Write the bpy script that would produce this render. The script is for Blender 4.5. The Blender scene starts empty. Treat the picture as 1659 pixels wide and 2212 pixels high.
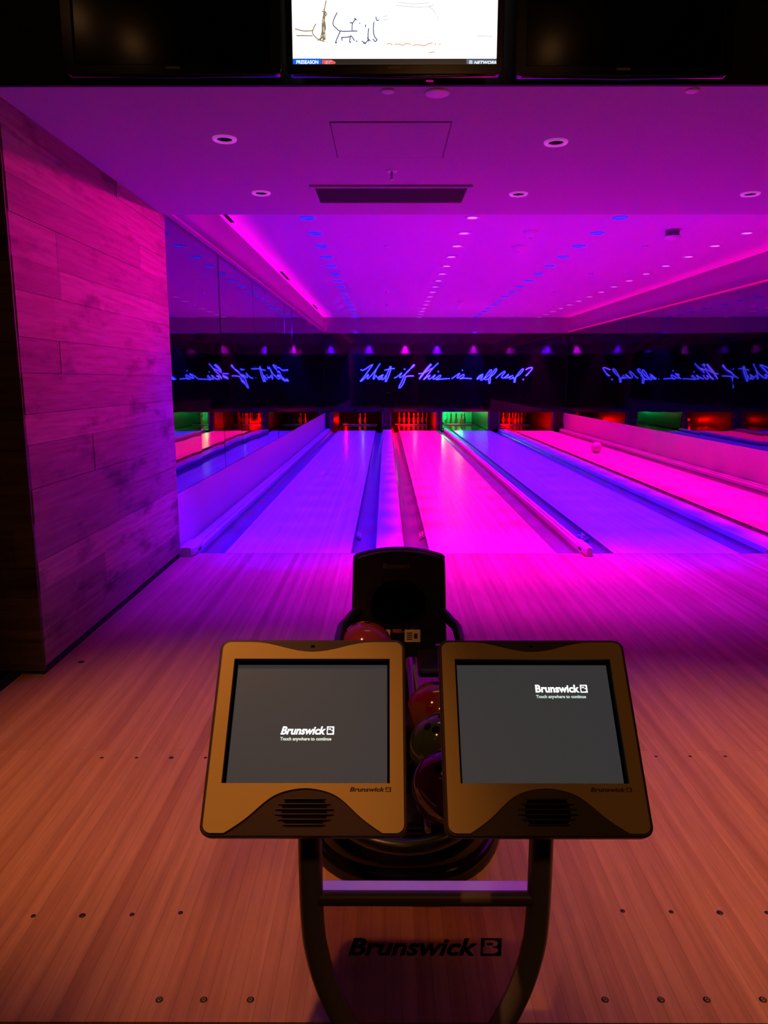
import bpy, bmesh, math, random
from mathutils import Matrix, Vector
random.seed(7)
R = math.radians
C = bpy.context.scene.collection
sc = bpy.context.scene

# ------------------------------------------------------------------ camera
CAM_H, PITCH, FPX = 1.437, R(10.17), 1600.0
cam_d = bpy.data.cameras.new('camera')
cam_d.sensor_fit = 'VERTICAL'; cam_d.sensor_height = 36.0; cam_d.lens = 36.0 * FPX / 2212.0
cam_d.clip_start = 0.05; cam_d.clip_end = 100
cam = bpy.data.objects.new('camera', cam_d); C.objects.link(cam)
cam.location = (0, 0, CAM_H); cam.rotation_euler = (R(90) - PITCH, 0, R(0.161))
sc.camera = cam
CAM_M = cam.rotation_euler.to_matrix()

def P(px, py, axis, val):
    """point where the sight line of a photo pixel meets the plane axis = val"""
    d = CAM_M @ Vector(((px - 829.5) / FPX, -(py - 1106) / FPX, -1.0))
    o = Vector((0, 0, CAM_H)); t = (val - o[axis]) / d[axis]
    return o + d * t

# ------------------------------------------------------------------ world, exposure
w = bpy.data.worlds.new('dark_hall'); sc.world = w; w.use_nodes = True
w.node_tree.nodes['Background'].inputs[0].default_value = (0.35, 0.25, 0.45, 1)
w.node_tree.nodes['Background'].inputs[1].default_value = 0.004
sc.view_settings.view_transform = 'Standard'; sc.view_settings.look = 'None'
sc.view_settings.exposure = 0.0; sc.view_settings.gamma = 1.0
sc.view_settings.use_curve_mapping = False

PINK, BLUE, WARM = (1, 0.0, 0.44), (0.03, 0.002, 1.0), (1.0, 0.39, 0.11)
PINK_W, BLUE_W = 980, 1300
LANE_X = [-0.825, 0.90, 2.44, 4.165]          # lane centres
LANE_C = [BLUE, PINK, BLUE, PINK]
LIGHT_Y = [6.48 + 0.84 * k for k in range(18)]

def lamp(kind, loc, power, col, rot=(0, 0, 0), **kw):
    l = bpy.data.lights.new(kind.lower() + '_lamp', kind); l.energy = power; l.color = col
    for k, v in kw.items(): setattr(l, k, v)
    o = bpy.data.objects.new(kind.lower() + '_lamp', l); C.objects.link(o)
    o.location = loc; o.rotation_euler = rot
    return o
def aim(o, target):
    o.rotation_euler = (Vector(target) - o.location).to_track_quat('-Z', 'Y').to_euler()

# downlights over the lanes (fixtures are built below, at the same spots)
for x, c in zip(LANE_X, LANE_C):
    for y in LIGHT_Y:
        lamp('SPOT', (x, y, 3.075), PINK_W if c is PINK else BLUE_W, c, spot_size=R(36 if c is PINK else 40), spot_blend=0.55, shadow_soft_size=0.03)
# led strips on the ledges at the foot of the two bulkheads, shining up
lamp('AREA', (-1.66, 13.5, 2.735), 16, (1, 0.0, 0.45), (R(180), 0, 0), shape='RECTANGLE', size=0.03, size_y=14.8, spread=R(80))
lamp('AREA', (4.95, 13.5, 2.735), 9, (1, 0.0, 0.25), (R(180), 0, 0), shape='RECTANGLE', size=0.03, size_y=14.8, spread=R(90))
# unseen spots added just past the ceiling step to brighten approach and timber wall
for x, c, p in ((-0.825, (0.10, 0.0, 1.0), 1500), (0.9, (.8, 0, 1.0), 1250), (2.44, (0.15, 0.0, 1.0), 1700), (4.165, (.8, 0, 1), 500)):
    for yy in (5.95, 6.1):
        o = lamp('SPOT', (x, yy, 3.06), p / 2, c, spot_size=R(68), spot_blend=1.0, shadow_soft_size=0.06)
        aim(o, (x, 5.25, 0))
# unseen coloured spots added further down the rows to tint the timber wall
for loc, t, p, c, ss in (((0.9, 10.2, 3.06), (-1.68, 4.6, 2.0), 1150, (1, 0.0, 0.36), 21), ((2.44, 9.5, 3.06), (-1.68, 5.3, 1.1), 500, (0.3, 0.0, 1.0), 24)):
    aim(lamp('SPOT', loc, p, c, spot_size=R(ss), spot_blend=1.0, shadow_soft_size=0.06), t)
# warm high-ceiling lamps above the seating; third is added to brighten the left console
for (x, y, z), t, p, s in (((-1.5, 0.7, 4.3), (-0.82, 2.62, 0), 560, 32), ((2.9, 1.2, 4.3), (1.50, 2.15, 0), 700, 36), ((-1.3, 0.9, 4.3), (-0.33, 1.38, .72), 300, 17)):
    o = lamp('SPOT', (x, y, z), p, WARM, spot_size=R(s), spot_blend=1.0, shadow_soft_size=0.05)
    aim(o, t)
lamp('POINT', (0.5, -1.6, 3.9), 42, WARM, shadow_soft_size=0.15)  # unseen fill lamp added behind the camera to lift consoles and stand

# ------------------------------------------------------------------ materials
def mat(name, base, rough=0.5, metal=0.0, spec=0.5, emit=None, strength=0.0, coat=0.0, coat_rough=0.05):
    m = bpy.data.materials.new(name); m.use_nodes = True
    b = m.node_tree.nodes['Principled BSDF']
    b.inputs['Base Color'].default_value = (*base, 1); b.inputs['Roughness'].default_value = rough
    b.inputs['Metallic'].default_value = metal; b.inputs['Specular IOR Level'].default_value = spec
    b.inputs['Coat Weight'].default_value = coat; b.inputs['Coat Roughness'].default_value = coat_rough
    if emit:
        b.inputs['Emission Color'].default_value = (*emit, 1); b.inputs['Emission Strength'].default_value = strength
    return m
def nodes(m): return m.node_tree.nodes, m.node_tree.links, m.node_tree.nodes['Principled BSDF']
def tex_coord(m, scale=(1, 1, 1), rot=(0, 0, 0)):
    n, l, b = nodes(m)
    t = n.new('ShaderNodeTexCoord'); mp = n.new('ShaderNodeMapping')
    mp.inputs['Scale'].default_value = scale; mp.inputs['Rotation'].default_value = rot
    l.new(t.outputs['Object'], mp.inputs['Vector']); return mp.outputs['Vector']
def noise(m, vec, scale, detail=4, rough=0.5):
    n, l, b = nodes(m); t = n.new('ShaderNodeTexNoise'); l.new(vec, t.inputs['Vector'])
    t.inputs['Scale'].default_value = scale; t.inputs['Detail'].default_value = detail; t.inputs['Roughness'].default_value = rough
    return t.outputs['Fac']
def ramp(m, fac, stops):
    n, l, b = nodes(m); r = n.new('ShaderNodeValToRGB'); l.new(fac, r.inputs['Fac'])
    e = r.color_ramp.elements
    while len(e) < len(stops): e.new(0.5)
    for k, (p, c) in enumerate(stops): e[k].position = p; e[k].color = (*c, 1)
    return r.outputs['Color']
def bump(m, fac, strength, dist=0.01):
    n, l, b = nodes(m); bp = n.new('ShaderNodeBump'); l.new(fac, bp.inputs['Height'])
    bp.inputs['Strength'].default_value = strength; bp.inputs['Distance'].default_value = dist
    l.new(bp.outputs['Normal'], b.inputs['Normal'])
def mixc(m, a, bcol, fac=None, mode='MULTIPLY', f=1.0):
    n, l, b = nodes(m); x = n.new('ShaderNodeMix'); x.data_type = 'RGBA'; x.blend_type = mode
    x.inputs[0].default_value = f
    if fac is not None: l.new(fac, x.inputs[0])
    for s, v in ((6, a), (7, bcol)):
        if isinstance(v, tuple): x.inputs[s].default_value = (*v, 1)
        else: l.new(v, x.inputs[s])
    return x.outputs[2]

def strip_floor(name, c1, c2, mortar, row, rough, coat, var):
    m = mat(name, c1, rough, coat=coat, coat_rough=0.18)
    n, l, b = nodes(m)
    v = tex_coord(m, rot=(0, 0, R(90)))
    br = n.new('ShaderNodeTexBrick'); l.new(v, br.inputs['Vector'])
    br.offset = 0.37; br.inputs['Color1'].default_value = (*c1, 1); br.inputs['Color2'].default_value = (*c2, 1)
    br.inputs['Mortar'].default_value = (*mortar, 1); br.inputs['Scale'].default_value = 1.0
    br.inputs['Mortar Size'].default_value = 0.0006; br.inputs['Brick Width'].default_value = 7.3; br.inputs['Row Height'].default_value = row
    v2 = tex_coord(m, scale=(9, 0.5, 1)); g = noise(m, v2, 6, 6, 0.65)
    col = mixc(m, br.outputs['Color'], ramp(m, g, [(0.3, (1 - var,) * 3), (0.7, (1.0, 1.0, 1.0))]))
    v3 = tex_coord(m, scale=(26, 0.12, 1)); g3 = noise(m, v3, 1.0, 2)
    col = mixc(m, col, ramp(m, g3, [(0.35, (0.80, 0.72, 0.66)), (0.65, (1.0, 1.0, 1.0))]))
    l.new(col, b.inputs['Base Color'])
    return m
M = {}
M['approach'] = strip_floor('approach_maple', (0.64, 0.33, 0.19), (0.50, 0.235, 0.13), (0.30, 0.13, 0.08), 0.038, 0.5, 0.06, 0.25)
M['lane'] = strip_floor('lane_maple', (0.80, 0.64, 0.55), (0.74, 0.58, 0.48), (0.5, 0.35, 0.3), 0.026, 0.36, 0.35, 0.12)
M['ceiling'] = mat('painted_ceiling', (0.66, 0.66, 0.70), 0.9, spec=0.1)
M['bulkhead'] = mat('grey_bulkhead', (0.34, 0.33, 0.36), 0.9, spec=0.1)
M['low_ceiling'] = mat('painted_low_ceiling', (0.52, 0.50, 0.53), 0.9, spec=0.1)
M['black_wall'] = mat('black_paint', (0.012, 0.012, 0.016), 0.7, spec=0.2)
M['carpet'] = mat('dark_carpet', (0.02, 0.018, 0.018), 0.95, spec=0.05)
M['mask'] = mat('gloss_black_glass', (0.003, 0.003, 0.006), 0.03, spec=0.6)
bump(M['mask'], noise(M['mask'], tex_coord(M['mask'], scale=(1, 1, 1)), 0.9, 1), 0.03, 0.02)
M['mirror'] = mat('dark_mirror', (0.18, 0.17, 0.20), 0.015, metal=1.0)
bump(M['mirror'], noise(M['mirror'], tex_coord(M['mirror'], scale=(1, 1, 1)), 1.1, 1), 0.10, 0.02)
M['pink_board'] = mat('kick_board', (0.62, 0.52, 0.55), 0.45, spec=0.3)
M['cap'] = mat('capping_plastic', (0.55, 0.48, 0.55), 0.35, spec=0.5)
M['gutter'] = mat('gutter_plastic', (0.14, 0.12, 0.16), 0.28, spec=0.6)
M['deck'] = mat('pin_deck', (0.035, 0.03, 0.035), 0.12, spec=0.6)
M['dark_plastic'] = mat('black_plastic', (0.010, 0.009, 0.011), 0.35, spec=0.5)
M['matte_black'] = mat('matte_black', (0.004, 0.004, 0.006), 0.9, spec=0.1)
M['gloss_black'] = mat('gloss_black', (0.005, 0.004, 0.005), 0.16, spec=0.5)
M['brown_plastic'] = mat('brown_housing', (0.045, 0.022, 0.026), 0.5, spec=0.35)
M['tan'] = mat('tan_faceplate', (0.62, 0.44, 0.17), 0.55, spec=0.3)
bump(M['tan'], noise(M['tan'], tex_coord(M['tan']), 900, 2), 0.15, 0.0004)
M['screen'] = mat('screen_glass', (0.02, 0.02, 0.022), 0.45, spec=0.35, emit=(0.92, 0.95, 1.0), strength=0.034)
M['screen_text'] = mat('screen_text', (0.5, 0.5, 0.5), 0.5, emit=(0.9, 1.0, 1.0), strength=1.8)
M['screen_text_small'] = mat('screen_text_small', (0.5, 0.5, 0.5), 0.5, emit=(0.68, 0.90, 0.80), strength=0.8)
M['ink'] = mat('printed_ink', (0.03, 0.012, 0.012), 0.6)
M['tube'] = mat('stand_steel', (0.20, 0.17, 0.20), 0.38)
M['rail_grey'] = mat('grey_crossbar', (0.92, 0.92, 0.95), 0.42, metal=1.0)
M['rail_dark'] = mat('brown_crossbar', (0.12, 0.08, 0.08), 0.45)
M['trim_ring'] = mat('white_trim', (0.96, 0.94, 0.96), 0.35)
M['painted_glow_ring'] = mat('painted_glow_trim', (0.9, 0.85, 0.9), 0.4, emit=(1.0, 0.12, 1.0), strength=0.30)  # weak emission paints pink bounce light onto rims of unlit fittings
M['black_hole'] = mat('black_baffle', (0.004, 0.004, 0.005), 0.8, spec=0.1)
M['lens_pink'] = mat('pink_lens', (0.3, 0.1, 0.25), 0.4, emit=(1.0, 0.20, 0.90), strength=1.4)
M['lens_blue'] = mat('blue_lens', (0.0, 0.0, 0.1), 0.4, emit=(0.012, 0.014, 1.0), strength=1.6)
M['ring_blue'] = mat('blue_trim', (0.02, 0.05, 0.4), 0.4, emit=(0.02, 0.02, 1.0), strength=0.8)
M['louver'] = mat('dark_louver', (0.16, 0.15, 0.16), 0.7)
M['led'] = mat('led_strip', (0.3, 0.1, 0.1), 0.5, emit=(1.0, 0.0, 0.16), strength=1.3)
M['led_soft'] = mat('soft_led', (0.3, 0.1, 0.1), 0.5, emit=(1.0, 0.0, 0.3), strength=0.5)
M['led_dim'] = mat('led_ledge', (0.6, 0.4, 0.4), 0.5)
M['neon_tube'] = mat('neon_tube', (0.2, 0.2, 0.5), 0.4, emit=(0.10, 0.15, 1.0), strength=1.8)
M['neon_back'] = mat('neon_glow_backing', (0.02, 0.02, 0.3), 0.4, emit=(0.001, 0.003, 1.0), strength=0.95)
M['tv_white'] = mat('tv_picture', (0.1, 0.1, 0.1), 0.3, emit=(1, 1, 0.98), strength=2.0)
M['tv_blue'] = mat('tv_blue', (0.02, 0.05, 0.2), 0.3, emit=(0.0, 0.13, 0.85), strength=1.0)
M['tv_bar'] = mat('tv_bar', (0.01, 0.01, 0.01), 0.3, emit=(0.05, 0.045, 0.035), strength=0.35)
M['tv_grey'] = mat('tv_grey', (0.05, 0.05, 0.06), 0.3, emit=(0.10, 0.14, 0.20), strength=1.0)
M['tv_red'] = mat('tv_red', (0.2, 0.02, 0.02), 0.3, emit=(0.80, 0.10, 0.13), strength=1.0)
M['tv_line'] = mat('tv_line', (0.1, 0.12, 0.2), 0.3, emit=(0.03, 0.05, 0.20), strength=1.0)
M['tv_straw'] = mat('tv_straw', (0.2, 0.15, 0.1), 0.3, emit=(0.22, 0.17, 0.08), strength=1.0)
M['tv_pale'] = mat('tv_pale', (0.2, 0.2, 0.2), 0.3, emit=(0.55, 0.58, 0.66), strength=1.0)
M['tv_orange'] = mat('tv_orange', (0.2, 0.1, 0.1), 0.3, emit=(0.85, 0.40, 0.20), strength=1.0)
M['tv_text'] = mat('tv_text', (0.5, 0.5, 0.5), 0.3, emit=(0.85, 0.95, 1.0), strength=1.3)
M['tv_dark'] = mat('tv_dark_screen', (0.002, 0.002, 0.006), 0.13, spec=0.5)
M['tv_frame'] = mat('tv_frame', (0.006, 0.006, 0.008), 0.18, spec=0.5)
M['tv_mark'] = mat('tv_mark', (0.20, 0.20, 0.22), 0.4)
M['paper'] = mat('label_paper', (0.75, 0.62, 0.42), 0.6)
M['red_print'] = mat('label_red', (0.45, 0.06, 0.05), 0.6)
M['pin'] = mat('pin_white', (0.8, 0.78, 0.74), 0.25)
M['pin_red'] = mat('pin_red_band', (0.6, 0.02, 0.02), 0.3)
M['post'] = mat('bay_post', (0.16, 0.13, 0.12), 0.35, metal=0.2)
M['post_dark'] = mat('bay_divider', (0.02, 0.012, 0.012), 0.45)
M['curtain'] = mat('pit_curtain', (0.03, 0.025, 0.025), 0.8)
M['curtain_pale'] = mat('pit_board', (0.55, 0.55, 0.5), 0.6)
M['dot'] = mat('dark_dot', (0.03, 0.012, 0.012), 0.5)
M['dot_ring'] = mat('brass_dot', (0.25, 0.17, 0.10), 0.4, metal=0.3)
M['line'] = mat('foul_line', (0.16, 0.10, 0.16), 0.4)
M['bulb'] = mat('warm_bulb', (0.9, 0.7, 0.5), 0.4, emit=(1.0, 0.45, 0.16), strength=14)

def ball_mat(name, a, b2, scale, rough=0.1):
    m = mat(name, a, rough, coat=0.6)
    n, l, b = nodes(m); v = tex_coord(m, scale=(1, 1, 2))
    d = n.new('ShaderNodeTexWave'); l.new(v, d.inputs['Vector']); d.inputs['Scale'].default_value = scale
    d.inputs['Distortion'].default_value = 9; d.inputs['Detail'].default_value = 3
    l.new(ramp(m, d.outputs['Fac'], [(0.2, a), (0.8, b2)]), b.inputs['Base Color']); return m
M['ball_maroon'] = ball_mat('maroon_ball', (0.22, 0.025, 0.05), (0.26, 0.03, 0.06), 2)
M['ball_red'] = ball_mat('red_marbled_ball', (0.20, 0.008, 0.014), (0.20, 0.045, 0.014), 4)
M['ball_green'] = ball_mat('olive_ball', (0.05, 0.065, 0.02), (0.065, 0.075, 0.025), 1.5)
M['ball_plum'] = ball_mat('plum_ball', (0.05, 0.004, 0.03), (0.07, 0.005, 0.025), 2)
M['ball_lane'] = ball_mat('purple_ball', (0.30, 0.20, 0.32), (0.34, 0.22, 0.36), 2, 0.3)

wd = mat('reclaimed_boards', (0.5, 0.4, 0.3), 0.6, spec=0.25); M['boards'] = wd
n, l, b = nodes(wd)
g = noise(wd, tex_coord(wd, scale=(1, 0.7, 14)), 3.0, 8, 0.65)
g2 = noise(wd, tex_coord(wd, scale=(1, 1.3, 4.2)), 1.3, 4, 0.6)
at_ = n.new('ShaderNodeAttribute'); at_.attribute_name = 'tone'
c = ramp(wd, g, [(0.3, (0.30, 0.20, 0.14)), (0.62, (0.50, 0.37, 0.27))])
c = mixc(wd, c, ramp(wd, g2, [(0.30, (0.30, 0.28, 0.28)), (0.46, (1, 1, 1))]))
c = mixc(wd, c, at_.outputs['Color'])
l.new(c, b.inputs['Base Color']); bump(wd, g, 0.35, 0.004)

ac = bpy.data.materials.new('smoked_acrylic'); ac.use_nodes = True; M['acrylic'] = ac
nt = ac.node_tree; nt.nodes.clear()
o_ = nt.nodes.new('ShaderNodeOutputMaterial'); mx = nt.nodes.new('ShaderNodeMixShader'); tr = nt.nodes.new('ShaderNodeBsdfTransparent'); gl = nt.nodes.new('ShaderNodeBsdfGlossy')
tr.inputs[0].default_value = (0.72, 0.60, 0.64, 1); gl.inputs['Roughness'].default_value = 0.05; mx.inputs[0].default_value = 0.05
nt.links.new(tr.outputs[0], mx.inputs[1]); nt.links.new(gl.outputs[0], mx.inputs[2]); nt.links.new(mx.outputs[0], o_.inputs[0])

# ------------------------------------------------------------------ mesh helpers
class MB:
    def __init__(s): s.v = []; s.f = []; s.sm = []; s.tone = []
    def add(s, vs, fs, smooth=False, tone=None):
        k = len(s.v); s.v += [tuple(v) for v in vs]
        for f in fs: s.f.append(tuple(i + k for i in f)); s.sm.append(smooth); s.tone.append(tone)
        return s
    def box(s, a, b, tone=None):
        (x0, y0, z0), (x1, y1, z1) = a, b
        vs = [(x0, y0, z0), (x1, y0, z0), (x1, y1, z0), (x0, y1, z0), (x0, y0, z1), (x1, y0, z1), (x1, y1, z1), (x0, y1, z1)]
        return s.add(vs, [(0, 3, 2, 1), (4, 5, 6, 7), (0, 1, 5, 4), (1, 2, 6, 5), (2, 3, 7, 6), (3, 0, 4, 7)], tone=tone)
    def tube(s, pts, r, seg=12, cap=True):
        pts = [Vector(p) for p in pts]; rs = r if isinstance(r, (list, tuple)) else [r] * len(pts)
        rings = []; up = None
        for i, p in enumerate(pts):
            t = (pts[min(i + 1, len(pts) - 1)] - pts[max(i - 1, 0)]).normalized()
            if up is None: up = Vector((0, 0, 1)) if abs(t.z) < 0.9 else Vector((1, 0, 0))
            a = t.cross(up).normalized(); up = a.cross(t).normalized()
            rings.append([p + (a * math.cos(2 * math.pi * j / seg) + up * math.sin(2 * math.pi * j / seg)) * rs[i] for j in range(seg)])
        return s.loft(rings, cap, True)
    def loft(s, rings, cap=True, smooth=True):
        n_ = len(rings[0]); vs = [v for r_ in rings for v in r_]
        fs = [(i * n_ + j, i * n_ + (j + 1) % n_, (i + 1) * n_ + (j + 1) % n_, (i + 1) * n_ + j) for i in range(len(rings) - 1) for j in range(n_)]
        s.add(vs, fs, smooth)
        if cap:
            s.add(rings[0], [tuple(range(n_))[::-1]]); s.add(rings[-1], [tuple(range(n_))])
        return s
    def lathe(s, prof, seg=24, c=(0, 0, 0), cap=True):
        rings = [[(c[0] + r_ * math.cos(2 * math.pi * j / seg), c[1] + r_ * math.sin(2 * math.pi * j / seg), c[2] + z) for j in range(seg)] for r_, z in prof]
        return s.loft(rings, cap, True)
    def ribbon(s, pts, wdt, z=0.0, th=0.0):
        """flat line drawn through 2D points in the local xy plane"""
        pts = [Vector((p[0], p[1])) for p in pts]; L = []; Rr = []
        for i, p in enumerate(pts):
            t = (pts[min(i + 1, len(pts) - 1)] - pts[max(i - 1, 0)])
            t = t.normalized() if t.length > 1e-9 else Vector((1, 0)); nn = Vector((-t.y, t.x)) * wdt / 2
            L.append((p.x + nn.x, p.y + nn.y, z)); Rr.append((p.x - nn.x, p.y - nn.y, z))
        k = len(pts); vs = L + Rr
        return s.add(vs, [(i + k, i + 1 + k, i + 1, i) for i in range(k - 1)])
    def build(s, name, m, parent=None, mx=None, bevel=0.0, seg=2):
        me = bpy.data.meshes.new(name)
        vs = s.v if mx is None else [tuple(mx @ Vector(v)) for v in s.v]
        me.from_pydata(vs, [], s.f); me.update()
        for p, sm in zip(me.polygons, s.sm): p.use_smooth = sm
        if any(t is not None for t in s.tone):
            a = me.color_attributes.new('tone', 'FLOAT_COLOR', 'CORNER')
            for p, t in zip(me.polygons, s.tone):
                t = t or 1.0
                for li in p.loop_indices: a.data[li].color = (t, t, t, 1)
        bm = bmesh.new(); bm.from_mesh(me)
        bmesh.ops.recalc_face_normals(bm, faces=bm.faces); bm.to_mesh(me); bm.free()
        me.materials.append(m)
        o = bpy.data.objects.new(name, me); C.objects.link(o)
        if parent: o.parent = parent
        if bevel:
            bv = o.modifiers.new('bevel', 'BEVEL'); bv.width = bevel; bv.segments = seg; bv.limit_method = 'ANGLE'; bv.angle_limit = R(40)
        return o

def take(ob):
    dg = bpy.context.evaluated_depsgraph_get(); e = ob.evaluated_get(dg); me = e.to_mesh()
    vs = [tuple(v.co) for v in me.vertices]; fs = [tuple(p.vertices) for p in me.polygons]
    e.to_mesh_clear(); d = ob.data; bpy.data.objects.remove(ob); bpy.data.curves.remove(d)
    return vs, fs
def shape2d(loops, th=0.0, bevel=0.0):
    cu = bpy.data.curves.new('s', 'CURVE'); cu.dimensions = '2D'; cu.fill_mode = 'BOTH' if (th or bevel) else 'FRONT'
    cu.extrude = th / 2; cu.bevel_depth = bevel
    for lp in loops:
        sp = cu.splines.new('POLY'); sp.points.add(len(lp) - 1); sp.use_cyclic_u = True
        for q, p in zip(sp.points, lp): q.co = (p[0], p[1], 0, 1)
    ob = bpy.data.objects.new('s', cu); C.objects.link(ob); bpy.context.view_layer.update()
    return take(ob)
def text2d(body, w_, h_, shear=0.0, bold=0.0, x0=0.0, y0=0.0, th=0.0):
    cu = bpy.data.curves.new('t', 'FONT'); cu.body = body; cu.shear = shear; cu.offset = bold; cu.extrude = 0; cu.resolution_u = 3
    ob = bpy.data.objects.new('t', cu); C.objects.link(ob); bpy.context.view_layer.update()
    vs, fs = take(ob)
    xs = [v[0] for v in vs]; ys = [v[1] for v in vs]
    sx = w_ / (max(xs) - min(xs)); sy = h_ / (max(ys) - min(ys))
    return [((v[0] - min(xs)) * sx + x0, (v[1] - min(ys)) * sy + y0, th) for v in vs], fs
def rrect(w_, h_, r, seg=6, cx=0, cy=0):
    pts = []
    for sx, sy, a0 in ((1, 1, 0), (-1, 1, 90), (-1, -1, 180), (1, -1, 270)):
        for k in range(seg + 1):
            a = R(a0 + 90 * k / seg); pts.append((cx + sx * (w_ / 2 - r) + r * math.cos(a), cy + sy * (h_ / 2 - r) + r * math.sin(a)))
    return pts
def logo(w_, h_, x0=0, y0=0, shear=0.28, z=0.0):
    """word and boxed letter with a small crown"""
    m = MB(); vs, fs = text2d('Brunswick', w_ * 0.845, h_, shear, 0.030, x0, y0, z); m.add(vs, fs)
    s = w_ * 0.135; bx = x0 + w_ * 0.865
    def q(u, v): return (bx + u * s, y0 + v * h_)
    sq = [q(0, 0), q(1, 0), q(1, 1), q(0, 1)]
    B = [q(.12, .14), q(.60, .14), q(.80, .20), q(.86, .33), q(.78, .44), q(.52, .50), q(.78, .57), q(.84, .69), q(.78, .82), q(.60, .88), q(.18, .88), q(.18, .55), q(.12, .48)]
    cr = [q(.30, .60), q(.56, .60), q(.60, .76), q(.50, .70), q(.43, .80), q(.36, .70), q(.26, .76)]
    vs, fs = shape2d([sq, B, cr]); m.add([(v[0], v[1], z) for v in vs], fs)
    return m

def thing(name, label, cat, loc=(0, 0, 0), rot=(0, 0, 0), group=None):
    o = bpy.data.objects.new(name, None); C.objects.link(o); o.location = loc; o.rotation_euler = rot
    o.empty_display_size = 0.1; o['label'] = label; o['category'] = cat
    if group: o['group'] = group
    return o
def tag(o, label, cat, group=None):
    o['label'] = label; o['category'] = cat
    if group: o['group'] = group
    return o
def struct(o, label=None, cat=None):
    o['kind'] = 'structure'
    if label: o['label'] = label
    if cat: o['category'] = cat
    return o
def dup(root, loc=None):
    r = root.copy(); C.objects.link(r)
    if loc is not None: r.location = loc
    for ch in list(root.children):
        c = ch.copy(); C.objects.link(c); c.parent = r
        for g_ in list(ch.children):
            d = g_.copy(); C.objects.link(d); d.parent = c
    return r
ORD = ['first', 'second', 'third', 'fourth', 'fifth', 'sixth', 'seventh', 'eighth', 'ninth', 'tenth', 'eleventh', 'twelfth', 'thirteenth', 'fourteenth', 'fifteenth', 'sixteenth', 'seventeenth', 'eighteenth', 'nineteenth', 'twentieth']

# ------------------------------------------------------------------ the room
XL, XR, FOUL, END = -1.72, 5.03, 6.05, 21.2
LOW, HIGH, BH = 2.65, 3.10, 2.70
struct(MB().box((-1.81, 1.45, -0.12), (5.2, FOUL - 0.004, 0)).build('floor', M['approach']), 'maple strip approach floor before the lanes, orange near and violet far', 'floor')
struct(MB().box((-7, -6, -0.22), (7.5, 27, -0.121)).build('floor', M['carpet']), 'dark lower floor around the raised approach', 'floor')
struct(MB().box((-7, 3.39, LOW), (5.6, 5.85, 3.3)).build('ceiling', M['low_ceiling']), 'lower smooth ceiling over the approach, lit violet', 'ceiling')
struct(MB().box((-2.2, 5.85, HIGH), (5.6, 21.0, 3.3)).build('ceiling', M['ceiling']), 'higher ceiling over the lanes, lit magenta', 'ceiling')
struct(MB().box((-7, 3.28 + .09, LOW), (7.5, 3.39, 4.7)).build('wall_front', M['black_wall']), 'black bulkhead carrying the televisions', 'wall')
struct(MB().box((-7, -6, 4.7), (7.5, 3.39, 4.8)).build('ceiling', M['black_wall']), 'black high ceiling over the seating', 'ceiling')
struct(MB().box((-7, -6.1, -0.2), (7.5, -6, 4.8)).build('wall_back', M['black_wall']))
struct(MB().box((-7.1, -6, -0.2), (-7, 4, 4.8)).build('wall_left', M['black_wall']))
struct(MB().box((7.5, -6, -0.2), (7.6, 3.39, 4.8)).build('wall_right', M['black_wall']))
struct(MB().box((5.2, 3.39, -0.2), (5.3, 5.9, 3.2)).build('wall_right', M['black_wall']))
# timber wall: real boards, each set a little in or out
mb = MB(); z = 0.045; row = 0
ys0, ys1 = 3.47, 5.90
while z < LOW - 0.01:
    h = min([0.165, 0.21, 0.145, 0.19][row % 4], LOW - z); y = ys0 - random.uniform(0, 2.4)
    while y < ys1:
        ln = random.uniform(2.0, 3.6); a, b_ = max(y, ys0), min(y + ln, ys1)
        if b_ - a > 0.02: mb.box((-1.76, a, z), (-1.680 + random.uniform(-0.004, 0.004), b_ - 0.0015, z + h - 0.0018), tone=random.uniform(0.62, 1.1))
        y += ln
    z += h; row += 1
mb.box((-2.6, ys0 + 0.01, 0), (-1.70, ys1 - 0.01, LOW), tone=0.12)
struct(mb.build('wall_left', M['boards']), 'wall of horizontal timber boards washed in pink light', 'wall')
mb = MB(); z = 0.02; row = 0
while z < LOW - 0.01:
    h = min([0.165, 0.21, 0.145, 0.19][row % 4], LOW - z)
    x = -1.682 - random.uniform(0, 0.8); mb.box((x + 0.0015, 3.452 + random.uniform(-.003, .003), z), (-1.682, 3.479, z + h - 0.0018), tone=random.uniform(.14, .22))
    while x > -6.9:
        x2 = x - random.uniform(1.2, 2); mb.box((x2 + .0015, 3.452 + random.uniform(-.003, .003), z), (x, 3.479, z + h - .0018), tone=random.uniform(.14, .22)); x = x2
    z += h; row += 1
struct(mb.build('wall_front', M['boards']), 'dark timber boards facing the camera at far left', 'wall')
struct(MB().box((-1.70, 3.46, 0), (-1.688, 5.90, 0.04)).build('baseboard_left', M['black_wall']), 'thin black shadow gap under the timber wall', 'baseboard')
struct(MB().box((-1.85, 3.0, -0.12), (-1.80, 3.455, 0.02)).build('trim_1', M['black_wall']), 'black edge strip beside the timber wall', 'trim')

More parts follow.
